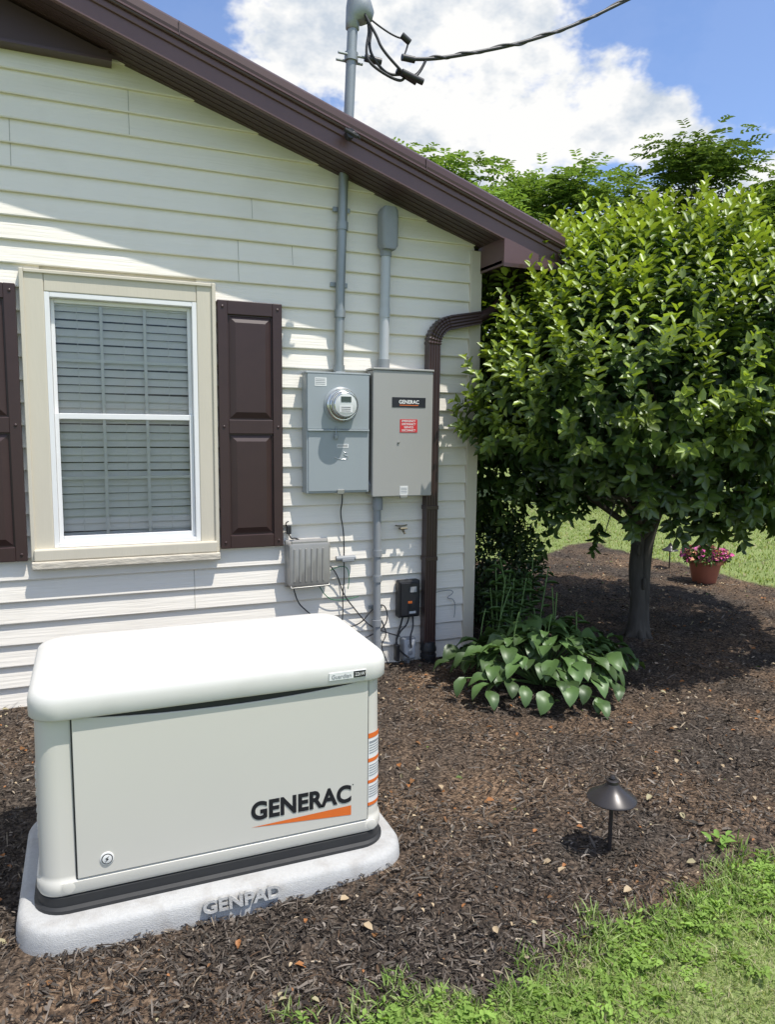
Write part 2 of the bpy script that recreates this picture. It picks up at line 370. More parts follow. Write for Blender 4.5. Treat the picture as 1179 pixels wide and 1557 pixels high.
def frame(nm,x0,x1,z0,z1,w,y0,y1,m,wt=None,wb=None):
    wt=wt or w;wb=wb or w
    box(nm+'_l',(x0,y0,z0),(x0+w,y1,z1),m,house,.003);box(nm+'_r',(x1-w,y0,z0),(x1,y1,z1),m,house,.003)
    box(nm+'_t',(x0+w,y0+.001,z1-wt),(x1-w,y1,z1),m,house,.003);box(nm+'_b',(x0+w,y0+.001,z0),(x1-w,y1,z0+wb),m,house,.003)
frame('window_frame',-.19,.665,.966,2.455,.028,-.034,.10,M_white)
frame('upper_sash',-.161,.636,1.73,2.426,.022,.018,.040,M_white)
frame('lower_sash',-.161,.636,.995,1.765,.024,-.008,.017,M_white,.034,.036)
box('upper_glass',(-.140,.028,1.76),(.615,.030,2.405),M_glass,house)
box('lower_glass',(-.138,.004,1.03),(.613,.006,1.732),M_glass,house)
for k in (1,2):
    xx=-.136+.747*k/3
    box('muntin',(xx-.009,.032,1.76),(xx+.009,.037,2.400),M_muntin,house)
    box('muntin',(xx-.009,.008,1.035),(xx+.009,.013,1.732),M_muntin,house)
box('muntin',(-.139,.0325,2.07),(.614,.0365,2.088),M_muntin,house)
box('muntin',(-.137,.0085,1.37),(.612,.0125,1.388),M_muntin,house)
V=[];F=[];z=1.0;q=0
while z<2.41:
    i=len(V);t=rng.normal(0,.003);t2=rng.normal(0,.003)
    V.extend([(-.157,.050,z+t),(.632,.050,z+t2),(.632,.060,z+.020+t2),(-.157,.060,z+.020+t),(-.157,.070,z+.043+t),(.632,.070,z+.043+t2)]);F.extend([(i,i+1,i+2,i+3),(i+3,i+2,i+5,i+4)]);z+=.047
mesh('blinds',V,F,M_blind,house)
for xx in (-.02,.24,.50):box('blind_cord',(xx-.0015,.046,1.0),(xx+.0015,.048,2.42),M_blind,house)
box('blind_rail',(-.155,.045,2.395),(.63,.095,2.425),M_blind,house)
def shutter(x0,x1,z0,z1):
    s=M_shut;y0=-.055
    box('shutter_back',(x0+.004,-.036,z0+.004),(x1-.004,-.020,z1-.004),s,house)
    st=.062
    box('shutter_stile',(x0,y0,z0),(x0+st,-.022,z1),s,house,.004);box('shutter_stile',(x1-st,y0,z0),(x1,-.022,z1),s,house,.004)
    zm=(z0+z1)/2-.0
    for a,b in ((z1-.085,z1),(zm-.045,zm+.045),(z0,z0+.085)):box('shutter_rail',(x0+st,y0+.001,a),(x1-st,-.022,b),s,house,.004)
    for a,b in ((z0+.085,zm-.045),(zm+.045,z1-.085)):
        xa,xb=x0+st+.008,x1-st-.008;a+=.008;b-=.008;g=.04
        V=[(xa,-.0365,a),(xb,-.0365,a),(xb,-.0365,b),(xa,-.0365,b),(xa+g,-.053,a+g),(xb-g,-.053,a+g),(xb-g,-.053,b-g),(xa+g,-.053,b-g)]
        mesh('shutter_panel',V,[(4,5,6,7),(0,1,5,4),(1,2,6,5),(2,3,7,6),(3,0,4,7)],s,house)
    for xx in (x0+.03,x1-.03):
        for zz in (z0+.04,zm,z1-.04):lathe('shutter_screw',[(.009,.054),(.009,.058),(.004,.061)],(xx,0,zz),M_shut,house,'Y',12)
shutter(.79,1.20,.91,2.48);shutter(-.745,-.335,.90,2.485)
def sweep(name,prof,x0,x1,m,closed=True,cap=True,bv=0):
    V=[(x,y,rz(x)+v) for x in (x0,x1) for y,v in prof];n=len(prof)
    F=[(j,(j+1)%n,(j+1)%n+n,j+n) for j in range(n if closed else n-1)]
    if cap:F+= [tuple(range(n))[::-1],tuple(range(n,2*n))]
    o=mesh(name,V,F,m,house)
    bm=bmesh.new();bm.from_mesh(o.data);bmesh.ops.recalc_face_normals(bm,faces=bm.faces);bm.to_mesh(o.data);bm.free()
    if bv:bevel(o,bv)
    return o
XE=3.10
sweep('rake_soffit',[(-.33,.0),(.0,.0),(.0,.03),(-.33,.03)],-6,XE-.02,M_soff)
for k in range(5):
    yy=-.30+.06*k
    sweep('soffit_rib',[(yy,-.004),(yy+.012,-.004),(yy+.012,.002),(yy,.002)],-6,XE-.45,M_soff)
sweep('rake_fascia',[(-.35,-.012),(-.318,-.012),(-.318,.02),(-.33,.02),(-.33,.12),(-.35,.12)],-6,XE,M_brown2,bv=.003)
sweep('rake_fascia_step',[(-.363,.080),(-.33,.080),(-.33,.130),(-.363,.118)],-6,XE+.01,M_brown2,bv=.004)
sweep('rake_cap',[(-.380,.115),(-.32,.115),(-.32,.224),(-.364,.220),(-.383,.200),(-.388,.16)],-6,XE+.03,M_brown,bv=.006)
sweep('rake_cap_hem',[(-.392,.130),(-.384,.130),(-.384,.140),(-.392,.140)],-6,XE+.03,M_brown2)
sweep('roof_deck',[(-.33,.130),(9.2,.130),(9.2,.212),(-.33,.212)],-6,XE+.06,M_roof)
for k in range(22):
    yy=.05+.41*k;sweep('roof_seam',[(yy,.212),(yy+.03,.212),(yy+.02,.231),(yy+.01,.231)],-6,XE+.06,M_roof)
for xj in (2.05,.55):
    sweep('fascia_lap',[(-.3935,.135),(-.389,.135),(-.386,.205),(-.390,.205)],xj,xj+.006,M_soff)
box('eave_soffit',(2.66,-.325,2.815),(3.06,9,2.835),M_soff,house)
box('eave_fascia',(3.06,-.335,2.80),(3.085,9,2.955),M_brown2,house,.003)
V=[(2.66,-.352,2.80),(3.09,-.352,2.80),(3.09,-.352,rz(3.09)+.02),(2.66,-.352,rz(2.66)+.0),(2.66,-.33,2.80),(3.09,-.33,2.80),(3.09,-.33,rz(3.09)+.02),(2.66,-.33,rz(2.66))]
mesh('eave_return',V,[(0,1,2,3),(5,4,7,6),(1,5,6,2),(4,0,3,7),(0,4,5,1)],M_brown2,house)
box('eave_return_side',(2.66,-.33,2.80),(2.675,-.0,2.99),M_brown2,house)
box('eave_drip',(2.655,-.358,2.79),(3.10,-.353,2.815),M_brown,house)
gp=[(3.087,2.94),(3.087,2.86),(3.13,2.845),(3.17,2.86),(3.195,2.90),(3.20,2.945),(3.19,2.945),(3.16,2.88),(3.10,2.87),(3.10,2.94)]
V=[(a,y,b) for y in (-.36,9) for a,b in gp];n=len(gp)
mesh('gutter',V,[(j,(j+1)%n,(j+1)%n+n,j+n) for j in range(n)]+[tuple(range(n))[::-1]],M_brown,house)
box('level_soffit',(-6,-.09,3.755),(.20,-.001,3.80),M_soff,house)
box('level_soffit_trim',(-6,-.10,3.74),(.215,-.001,3.754),M_brown,house)
mesh('level_soffit_panel',[(-6,-.0915,3.7545),(.29,-.0915,3.7545),(-6,-.0915,rz(-6)+.0)],[(0,1,2)],M_soff,house)
# ---------------------------------------------------------------- service mast
mast=empty('service_mast')
tube('pipe_lower',[(1.585,-.06,2.0),(1.59,-.06,2.5),(1.605,-.06,3.0),(1.62,-.055,3.45)],.031,M_galv,mast)
cyl('pipe_upper',(1.635,-.055,3.35),(1.675,-.055,4.28),.033,M_galv,mast)
for z_,x_ in ((2.42,1.590),(2.06,1.585),(2.98,1.606)):cyl('coupling',(x_,-.06,z_),(x_+.002,-.06,z_+.05),.037,M_galv,mast)
for z_,x_ in ((2.62,1.593),(3.10,1.61)):box('strap',(x_-.06,-.034,z_),(x_+.06,-.022,z_+.03),M_galv,mast,.003)
cyl('boot',(1.648,-.055,3.52),(1.652,-.055,3.62),.062,M_black,mast,.036)
cyl('clamp',(1.664,-.055,4.03),(1.666,-.055,4.08),.044,M_galv,mast)
cyl('clamp_bolt',(1.57,-.075,4.06),(1.80,-.075,4.06),.008,M_galv,mast,n=10)
cyl('clamp_bolt_b',(1.57,-.035,4.035),(1.75,-.035,4.035),.008,M_galv,mast,n=10)
cyl('insulator',(1.75,-.075,4.06),(1.86,-.085,4.05),.022,M_black,mast)
loft('weather_head',[[(1.672+r*math.cos(t)+dx,-.055+r*.9*math.sin(t),z_+.35*r*math.cos(t)*tl) for t in np.linspace(0,2*math.pi,25)[:-1]] for r,dx,z_,tl in ((.036,0,4.22,0),(.044,0,4.225,0),(.044,0,4.27,0),(.062,.02,4.285,-.7),(.085,.045,4.325,-1),(.088,.055,4.37,-1),(.075,.05,4.42,-1),(.045,.035,4.45,-1),(.01,.025,4.46,0))],M_galv,mast,ang=60)
for k,(a,b) in enumerate((((1.80,4.05),(1.90,3.97)),((1.77,4.0),(1.98,3.93)),((1.84,4.10),(2.00,3.98)))):
    tube('drip_wire',[(1.76-.015*k,-.07-.02*k,4.31),(1.80-.02*k,-.08-.02*k,4.25),(a[0]-.03,-.09-.02*k,a[1]+.08),(a[0],-.1-.02*k,a[1]),(b[0],-.1-.02*k,b[1]),(2.02,-.1-.02*k,4.00-.02*k),(2.12,-.1,4.00),(2.17,-.1,4.11)],.009,M_cable,mast)
tube('drip_wire',[(1.77,-.06,4.32),(1.85,-.07,4.27),(1.98,-.08,4.22),(2.05,-.09,4.23),(2.04,-.09,4.16),(2.0,-.1,4.08)],.006,M_cable,mast)
for p0,p1 in (((1.96,-.11,4.01),(2.10,-.11,3.96)),((1.98,-.15,3.985),(2.13,-.15,3.95)),((2.0,-.1,4.10),(2.09,-.1,4.10)),((2.0,-.09,4.24),(2.06,-.09,4.205))):cyl('splice',p0,p1,.021,M_black,mast,n=12)
cab=empty('power_cable')
cp=[(2.05,-.1,4.10),(2.17,-.1,4.115),(2.45,-.1,4.20),(2.9,-.1,4.36),(3.35,-.1,4.57),(3.80,-.1,4.84),(6,-.2,6.1),(12,-.5,8.0),(25,-1,9)]
tube('strand_a',cp,.012,M_cable,cab)
cpa=np.array(cp);pts=[]
for i in range(5):
    for t in np.linspace(0,1,12)[:-1]:
        p=cpa[i+1]*(1-t)+cpa[i+2]*t;ph=(i*11+t*11)*.8
        pts.append((p[0],p[1]+.012*math.cos(ph),p[2]+.004+.010*math.sin(ph)))
tube('strand_b',pts,.009,M_cable,cab)
kn=empty('cable_bracket')
cyl('stud',(1.53,-.39,3.44),(1.53,-.44,3.44),.028,M_black,kn);cyl('bar',(1.49,-.44,3.455),(1.57,-.44,3.425),.012,M_black,kn,n=10)
tube('tail',[(1.53,-.44,3.44),(1.56,-.45,3.45),(1.585,-.43,3.42)],.007,M_black,kn)
# ---------------------------------------------------------------- meter box
mb=empty('electric_meter_box')
box('cabinet',(1.34,-.125,1.26),(1.78,-.018,2.05),M_meter,mb,.006)
box('upper_cover',(1.345,-.133,1.685),(1.775,-.1255,2.045),M_meter,mb,.004)
box('lower_cover',(1.352,-.130,1.275),(1.768,-.1255,1.672),M_meter,mb,.003)
box('cover_lip',(1.345,-.145,1.672),(1.775,-.126,1.684),M_meter,mb,.003)
box('top_hub',(1.55,-.10,2.05),(1.62,-.03,2.065),M_galv,mb,.003)
box('rain_lip',(1.335,-.135,2.045),(1.785,-.018,2.056),M_meter,mb,.003)
c=(1.575,-.132,1.845)
lathe('meter_collar',[(.118,0),(.118,.008),(.108,.014)],c,M_meter,mb,'Y',48)
lathe('meter_ring',[(.106,.010),(.108,.016),(.108,.040),(.100,.048),(.094,.048),(.094,.0)],c,M_chrome,mb,'Y',48)
lathe('meter_base',[(.092,0),(.092,.055),(.086,.060),(.080,.05)],c,M_chrome,mb,'Y',48)
lathe('meter_body',[(.082,.045),(.082,.092),(.078,.102),(.070,.106)],c,M_face,mb,'Y',48)
lathe('meter_rim',[(.0835,.086),(.0835,.096),(.080,.1045),(.0755,.1075),(.0755,.10)],c,M_chrome,mb,'Y',48)
box('display',(1.540,-.2405,1.862),(1.610,-.2385,1.897),M_lcd,mb)
box('nameplate',(1.53,-.2402,1.795),(1.62,-.2385,1.838),M_label,mb)
for k in range(3):box('print',(1.54,-.2408,1.802+.012*k),(1.605,-.2403,1.806+.012*k),M_dark,mb)
tube('seal_wire',[(1.54,-.135,1.70),(1.535,-.15,1.66),(1.54,-.15,1.635)],.004,M_galv,mb);box('seal',(1.525,-.156,1.62),(1.55,-.146,1.65),M_galv,mb,.004)
box('sticker',(1.395,-.1345,1.965),(1.475,-.1335,2.02),M_label,mb)
for k in range(4):box('print',(1.40,-.1352,1.975+.011*k),(1.465,-.1347,1.979+.011*k),M_pvc,mb)
box('barcode',(1.55,-.1315,1.562),(1.63,-.1305,1.588),M_label,mb)
for k in range(9):box('print',(1.555+.008*k,-.1322,1.568),(1.558+.008*k,-.1317,1.584),M_dark,mb)
tube('embossed_mark',[(1.53,-.1305,1.50),(1.56,-.1305,1.485),(1.62,-.1305,1.487),(1.63,-.1305,1.505),(1.60,-.1305,1.51),(1.595,-.1305,1.535),(1.62,-.1305,1.53)],.0025,M_chrome,mb)
box('latch',(1.55,-.140,1.252),(1.60,-.128,1.285),M_screw,mb,.004)
# ---------------------------------------------------------------- transfer switch
tb=empty('transfer_switch_box')
box('cabinet',(1.80,-.135,1.235),(2.24,-.018,2.08),M_xfer,tb,.005)
box('door',(1.797,-.150,1.228),(2.243,-.137,2.083),M_xfer,tb,.006)
box('rain_lid',(1.793,-.158,2.084),(2.247,-.016,2.098),M_xfer,tb,.004)
box('name_label',(1.935,-.1525,1.838),(2.185,-.1505,1.905),M_dark,tb)
text('name_print','GENERAC',1.985,2.135,1.862,1.888,-.1535,M_label,tb,.03,.001)
box('name_underline',(1.99,-.1535,1.850),(2.13,-.1528,1.855),M_orange,tb)
box('warning_label',(1.995,-.1525,1.668),(2.125,-.1505,1.757),M_red,tb)
for k,s in enumerate(('EMERGENCY','DISCONNECT','SERVICE','DISCONNECT')):
    w=.052 if k!=2 else .035
    text('warning_print',s,2.06-w,2.06+w,1.738-.021*k,1.752-.021*k,-.1532,M_label,tb,.02,.0006)
box('rating_label',(2.0,-.1525,1.238),(2.06,-.1505,1.30),M_label,tb)
for k in range(4):box('print',(2.006,-.1532,1.25+.011*k),(2.054,-.1527,1.254+.011*k),M_pvc,tb)
lathe('latch',[(.008,0),(.008,.006),(.004,.008)],(1.985,-.150,1.60),M_screw,tb,'Y',12)
box('hasp',(2.0,-.162,1.216),(2.055,-.145,1.234),M_screw,tb,.003)
co=empty('electrical_conduit')
cyl('pipe',(1.905,-.065,2.09),(1.915,-.065,2.92),.033,M_pvcl,co)
cyl('coupling',(1.905,-.065,2.10),(1.905,-.065,2.16),.041,M_pvc,co);cyl('nut',(1.905,-.065,2.085),(1.905,-.065,2.10),.048,M_pvc,co,n=6)
cyl('coupling_b',(1.914,-.065,2.84),(1.914,-.065,2.90),.039,M_pvc,co);cyl('coupling_c',(1.909,-.065,2.44),(1.909,-.065,2.50),.0365,M_pvcl,co)
loft('pull_elbow',[[(1.920+(px)*s,-.082+py,z_) for px,py in rrect(-.06,.06,-.055,.055,.025,4)] for s,z_ in ((.72,2.88),(1,2.905),(1.0,3.10),(.95,3.13),(.7,3.15))],M_pvc,co)
cc_=empty('electrical_conduit')
cyl('pipe',(1.875,-.06,.08),(1.868,-.06,1.24),.027,M_pvc,cc_)
for z_ in (1.17,.30,.62,.80):cyl('coupling',(1.872,-.06,z_),(1.872,-.06,z_+.045),.034,M_pvc,cc_)
cyl('side_nipple',(1.77,-.08,1.30),(1.82,-.08,1.30),.028,M_pvc,cc_);cyl('side_nut',(1.785,-.08,1.30),(1.797,-.08,1.30),.040,M_pvc,cc_,n=6)
lathe('entry_fitting',[(.036,0),(.036,.07),(.03,.09),(.03,.1)],(1.872,-.06,1.13),M_pvc,cc_)
box('strap',(1.82,-.034,.42),(1.925,-.023,.445),M_galv,cc_,.003)
tube('ground_end',[(1.875,-.06,.2),(1.876,-.06,.06),(1.90,-.08,-.05)],.029,M_pvc,cc_)
# ---------------------------------------------------------------- downspout
ds=empty('downspout')
def rect_sweep(name,P,w,d,m,par,scl=None):
    rings=[];P=[Vector(p) for p in P]
    for i,p in enumerate(P):
        t=((P[min(i+1,len(P)-1)]-P[max(i-1,0)])).normalized()
        s=Vector((0,1,0));u=t.cross(s).normalized();k=1 if scl is None else scl[i]
        prof=[];nn=5
        for q in range(nn*2):prof.append((-1+2*q/(nn*2-1),-1+(.12 if q%2 else 0)))
        for q in range(nn*2):prof.append((1-2*q/(nn*2-1),1-(.12 if q%2 else 0)))
        rings.append([tuple(p+u*a*k*w/2+s*b*k*d/2) for a,b in prof])
    return loft(name,rings,m,par,smooth=False)
pts=[(2.275,-.066,.10),(2.275,-.066,2.27)];scl=[1,1]
nA=19
for i in range(nA+1):
    a=math.radians(180-78*i/nA);R_=.165
    pts.append((2.275+R_+R_*math.cos(a),-.066,2.275+R_*math.sin(a)));scl.append(1.13 if i%2 else 1.0)
pts.append((2.64,-.066,2.485));scl.append(1.0)
rect_sweep('pipe',pts,.088,.072,M_spout,ds,scl)
tube('upper_run',[(2.62,-.066,2.478),(2.75,-.06,2.53),(2.90,.04,2.66),(3.13,.10,2.86)],.038,M_spout,ds)
for z_ in (.75,1.12):box('strap',(2.226,-.106,z_),(2.324,-.024,z_+.03),M_spout,ds,.002)
lathe('drain_adapter',[(.052,0),(.052,.05),(.060,.055),(.060,.075),(.052,.08),(.052,.10),(.060,.105),(.060,.12),(.048,.16),(.045,.17)],(2.275,-.075,-.02),M_black,ds)
# ---------------------------------------------------------------- outlet box
ob=empty('outlet_box')
box('backplate',(1.215,-.045,.625),(1.515,-.018,.945),M_outl,ob,.008)
loft('cover',[[(1.365+px*s,-y_,.785+pz*s) for px,pz in rrect(-.145,.145,-.15,.15,.025,4)] for s,y_ in ((1.0,.045),(1.0,.105),(.96,.118),(.90,.122))],M_outl,ob)
for k in range(6):box('rib',(1.25+.04*k,-.127,.67),(1.262+.04*k,-.1215,.895),M_outl,ob,.002)
box('hinge',(1.24,-.118,.925),(1.49,-.10,.945),M_outl,ob,.004)
tube('bail',[(1.235,-.10,.66),(1.235,-.12,.63),(1.5,-.12,.635),(1.5,-.10,.66)],.006,M_screw,ob,smooth=False)
pl=empty('electrical_plug')
box('plug',(1.225,-.055,.985),(1.255,-.022,1.045),M_black,pl,.006);tube('cord',[(1.24,-.04,.99),(1.25,-.05,.95),(1.29,-.04,.96),(1.33,-.03,.93)],.005,M_cable,pl)
tube('hook',[(1.225,-.03,1.04),(1.215,-.04,1.065),(1.24,-.04,1.07)],.004,M_cable,pl)
gb=empty('grounding_block')
box('block',(1.61,-.07,.775),(1.70,-.02,.80),M_pvc,gb,.005);cyl('barrel',(1.57,-.05,.80),(1.71,-.05,.80),.018,M_pvc,gb,n=14)
bc=empty('battery_charger')
box('housing',(2.03,-.085,.345),(2.20,-.018,.615),M_black,bc,.012)
box('face',(2.045,-.094,.36),(2.185,-.086,.60),M_dark,bc,.006)
box('orange_label',(2.10,-.0965,.45),(2.13,-.0945,.467),M_orange,bc);box('white_label',(2.11,-.0965,.375),(2.16,-.0945,.392),M_pvcl,bc)
box('top_label',(2.115,-.0965,.53),(2.165,-.0945,.57),M_pvc,bc)
rc=empty('receptacle_box')
box('housing',(2.07,-.085,.03),(2.17,-.02,.19),M_pvc,rc,.008);box('cover',(2.078,-.095,.045),(2.162,-.0855,.18),M_pvcl,rc,.006)
cyl('stub',(2.12,-.05,-.05),(2.12,-.05,.04),.02,M_pvc,rc)
for z_ in (.085,.14):lathe('outlet_face',[(.018,0),(.018,.003),(.015,.004)],(2.12,-.0952,z_),M_pvc,rc,'Y',16)
fc=empty('hose_faucet')
cyl('stem',(2.06,-.02,.985),(2.06,-.085,.985),.009,M_brass,fc,n=12);cyl('handle',(2.035,-.09,.993),(2.085,-.09,.993),.007,M_brass,fc,n=10);cyl('spout',(2.06,-.06,.985),(2.072,-.085,.955),.008,M_brass,fc,n=12)
tube('side_pipe',[(2.02,-.03,1.01),(2.06,-.05,1.0),(2.11,-.03,1.01)],.005,M_brass,fc)
cords=empty('wall_wiring')
def cord(p,r=.0045,m=None):tube('cord',[(a,-.045 if len(t)==0 else t[0],b) for a,b,*t in p],r,m or M_cable,cords)
cord([(1.615,1.26),(1.62,1.20),(1.60,1.12),(1.625,1.0),(1.63,.90),(1.63,.80)])
cord([(1.63,.78),(1.635,.65),(1.62,.55),(1.625,.40),(1.61,.30),(1.63,.20),(1.62,.05)],.004)
cord([(1.27,.62),(1.29,.52),(1.36,.45),(1.45,.37),(1.62,.30),(1.76,.32),(1.84,.42),(1.93,.46),(1.97,.36),(1.93,.26),(1.75,.20)],.0045)
cord([(1.53,.75),(1.58,.70),(1.62,.55),(1.72,.42),(1.82,.30),(1.95,.24),(2.06,.20)],.0045)
cord([(1.45,.62),(1.50,.52),(1.62,.50),(1.74,.52)],.003,M_green)
cord([(1.53,.72),(1.62,.76),(1.68,.70),(1.66,.58)],.003,M_green)
cord([(2.08,.34),(2.06,.26),(2.03,.18),(2.04,.10),(2.10,.06,-.12)],.007)
cord([(2.13,.34),(2.12,.28),(2.06,.24),(2.02,.14),(2.0,.05,-.10)],.006)
cord([(2.16,.34),(2.17,.26),(2.11,.20,-.1),(2.12,.13,-.12)],.006)
cord([(1.90,.36),(1.93,.30),(1.96,.22),(1.90,.14),(1.94,.04,-.1)],.004)
cord([(2.33,.50),(2.45,.52),(2.50,.49),(2.42,.45),(2.52,.44),(2.50,.30)],.003,M_pvc)
box('clip',(2.0,-.12,.04),(2.03,-.07,.16),M_black,cords,.006)
# ---------------------------------------------------------------- generator
gen=empty('standby_generator')
GX0,GX1,GY0,GY1=-.19,1.02,-2.28,-1.64
def R3(x0,x1,y0,y1,r,z,n=8):return [(a,b,z) for a,b in rrect(x0,x1,y0,y1,r,n)]
def ins(d,z,r=.07):return R3(GX0+d,GX1-d,GY0+d,GY1-d,max(.01,r-d),z)
pad=empty('generator_pad')
def pr(d,z,r=.17):return R3(PX0+d,PX1-d,PY0+d,PY1-d,r-d*.5,z,10)
loft('slab',[pr(-.012,-.06),pr(-.005,.05),pr(.0,.082),pr(.008,.094),pr(.022,.10)],M_pad,pad,ang=60)
text('pad_lettering','GENPAD',.315,.585,.054,.099,-2.402,M_pad,pad,.03,.014,tilt=.15)
loft('base',[ins(-.022,.1005,.09),ins(-.022,.112,.09),ins(-.008,.118,.08),ins(-.008,.150,.08),ins(.004,.155)],M_rub,gen)
loft('body',[ins(-.004,.1555),ins(-.012,.168,.08),ins(-.010,.20,.08),ins(-.002,.205),ins(0,.22),ins(.004,.765)],M_gbody,gen,ang=50)
def plate(name,x0,x1,z0a,z0b,ztop,y0,y1,m,par,bv=.003):
    n=24;fr=[];
    for i in range(n+1):
        t=i/n;x_=x0+(x1-x0)*t;fr.append((x_,ztop(t)))
    low=[(x0,z0a),(x1,z0b)]
    V=[(a,y1,b) for a,b in low+fr[::-1]]+[(a,y0,b) for a,b in low+fr[::-1]];k=len(V)//2
    F=[tuple(range(k)),tuple(range(k,2*k))[::-1]]+[(j,j+k,(j+1)%k+k,(j+1)%k) for j in range(k)]
    o=mesh(name,V,F,m,par)
    bm=bmesh.new();bm.from_mesh(o.data);bmesh.ops.recalc_face_normals(bm,faces=bm.faces);bm.to_mesh(o.data);bm.free()
    bevel(o,bv);return o
plate('door_gap',-.077,.957,.203,.203,lambda t:.768,-2.2835,-2.270,M_rub,gen,.001)
plate('door',-.072,.952,.208,.208,lambda t:.766-.032*max(0,math.sin(math.pi*t))**.6,-2.2915,-2.2836,M_gbody,gen)
def li(d,z,r=.095):return R3(GX0-.012+d,GX1+.020-d,GY0-.030+d,GY1+.02-d,max(.03,r-d*.3),z,10)
loft('lid',[li(.03,.760),li(.004,.762),li(.0,.768),li(-.001,.815),li(.002,.832),li(.008,.845),li(.018,.855),li(.034,.862),li(.07,.868),li(.12,.871),li(.2,.874)],M_glid,gen,ang=60)
tube('lid_seam',[(-.06,-2.22,.8655),(-.058,-2.0,.8722),(-.058,-1.76,.8712)],.0012,M_gbody,gen)
text('logo_lettering','GENERAC',.505,.885,.292,.362,-2.2925,M_dark,gen,.035,.002,spacing=1.02)
mesh('logo_wedge',[(.505,-2.2925,.268),(.885,-2.2925,.240),(.885,-2.2925,.278)],[(0,1,2)],M_orange,gen)
box('reg_mark',(.890,-2.2925,.357),(.894,-2.2920,.361),M_dark,gen)
def clabel(name,z0,z1,m,d=.0015,a0=-89,a1=-12):
    r=.07+d;V=[];n=10
    for i in range(n+1):
        a=math.radians(a0+(a1-a0)*i/n)
        for z_ in (z0,z1):V.append((GX1-.002-.07+r*math.cos(a),GY0+.002+.07+r*math.sin(a),z_))
    return mesh(name,V,[(2*i,2*i+2,2*i+3,2*i+1) for i in range(n)],m,gen,True)
clabel('warning_labels',.255,.545,M_label,.004)
for z0,z1,m in ((.525,.545,M_orange),(.43,.445,M_orange),(.345,.358,M_orange),(.255,.268,M_orange)):clabel('warning_stripe',z0,z1,m,.005)
for z_ in (.51,.505,.495,.485,.475,.465,.415,.405,.395,.385,.375,.33,.32,.31,.30,.29):clabel('warning_print',z_,z_+.003,M_pvc,.0052,-80,-30)
box('lid_label',(.79,-2.3145,.782),(.935,-2.3110,.812),M_label,gen,.002);box('lid_label_dark',(.885,-2.3160,.785),(.932,-2.3147,.809),M_dark,gen)
text('lid_label_print','Guardian',.80,.875,.789,.804,-2.3155,M_pvc,gen,.0,.0005);text('lid_label_print','22kW',.89,.928,.791,.804,-2.3167,M_label,gen,.0,.0005)
lathe('lock',[(.022,0),(.022,.003),(.020,.004)],(.02,-2.2915,.262),M_label,gen,'Y',32);lathe('lock_ring',[(.018,0),(.018,.0052),(.016,.0055)],(.02,-2.2915,.262),M_dark,gen,'Y',32);lathe('lock_core',[(.015,0),(.015,.0064),(.014,.0068)],(.02,-2.2915,.262),M_label,gen,'Y',32)
mesh('lock_mark',[(.012,-2.2990,.251),(.026,-2.2990,.262),(.020,-2.2990,.264),(.029,-2.2990,.274),(.014,-2.2990,.264),(.019,-2.2990,.261)],[(0,1,2,3,4,5)],M_dark,gen)
for xx in (-.10,.97):lathe('corner_plug',[(.020,.0),(.020,.006),(.015,.008)],(xx,-2.285,.182),M_gbody,gen,'Y',20)
for k in range(9):box('side_vent',(GX0-.006,-2.15,.30+.03*k),(GX0+.004,-1.8,.315+.03*k),M_gbody,gen,.003)
# ---------------------------------------------------------------- path lights
def pathlight(x,y,s=1,name='path_light'):
    e=empty(name);z=float(H(x,y))
    cyl('post',(x,y,z-.05),(x,y,z+.24*s),.0085,M_lamp,e,n=14)
    lathe('collar',[(.014,0),(.016,.01),(.016,.035),(.012,.045)],(x,y,z+.205*s),M_lamp,e,n=16)
    lathe('shade',[(.018,.0),(.094,-.026),(.096,-.030),(.098,-.026),(.094,-.020),(.055,.004),(.030,.026),(.024,.036),(.024,.048),(.016,.052)],(x,y,z+.255*s),M_lamp,e,n=48)
    lathe('finial',[(.010,0),(.013,.006),(.010,.014),(.002,.017)],(x,y,z+.307*s),M_lamp,e,n=16)
pathlight(1.90,-2.55);pathlight(6.72,2.21)
# ---------------------------------------------------------------- leafy tree
tree=empty('leafy_tree')
tube('trunk',[(4.16,-.12,-.05),(4.17,-.11,.06),(4.20,-.09,.30),(4.185,-.06,.55),(4.215,-.05,.80),(4.20,-.02,1.0),(4.25,0,1.35),(4.30,.03,1.9)],.068,M_bark,tree,radii=[1.5,1.15,.95,1.05,.92,1.1,.8,.45])
tube('trunk_stem',[(4.23,-.15,-.05),(4.225,-.13,.10),(4.235,-.12,.35),(4.225,-.12,.6),(4.26,-.12,.9),(4.36,-.2,1.25)],.040,M_bark,tree,radii=[1.5,1.1,.85,1.0,.9,.7])
for i in range(7):
    a=i*.9;zz=rng.uniform(.15,.85);tube('burl',[(4.20+.05*math.cos(a),-.09+.05*math.sin(a),zz),(4.20+.085*math.cos(a),-.09+.085*math.sin(a),zz+.03),(4.20+.06*math.cos(a),-.09+.06*math.sin(a),zz+.09)],.022,M_bark,tree,radii=[.5,1,.5])
for a in np.linspace(0,6.28,7)[:-1]:
    l=rng.uniform(.13,.2);tube('root',[(4.18+.02*math.cos(a),-.11+.02*math.sin(a),.12),(4.18+.08*math.cos(a),-.11+.08*math.sin(a),.03),(4.18+l*math.cos(a+.2),-.11+l*math.sin(a+.2),-.04)],.032,M_bark,tree,radii=[1,.9,.4])
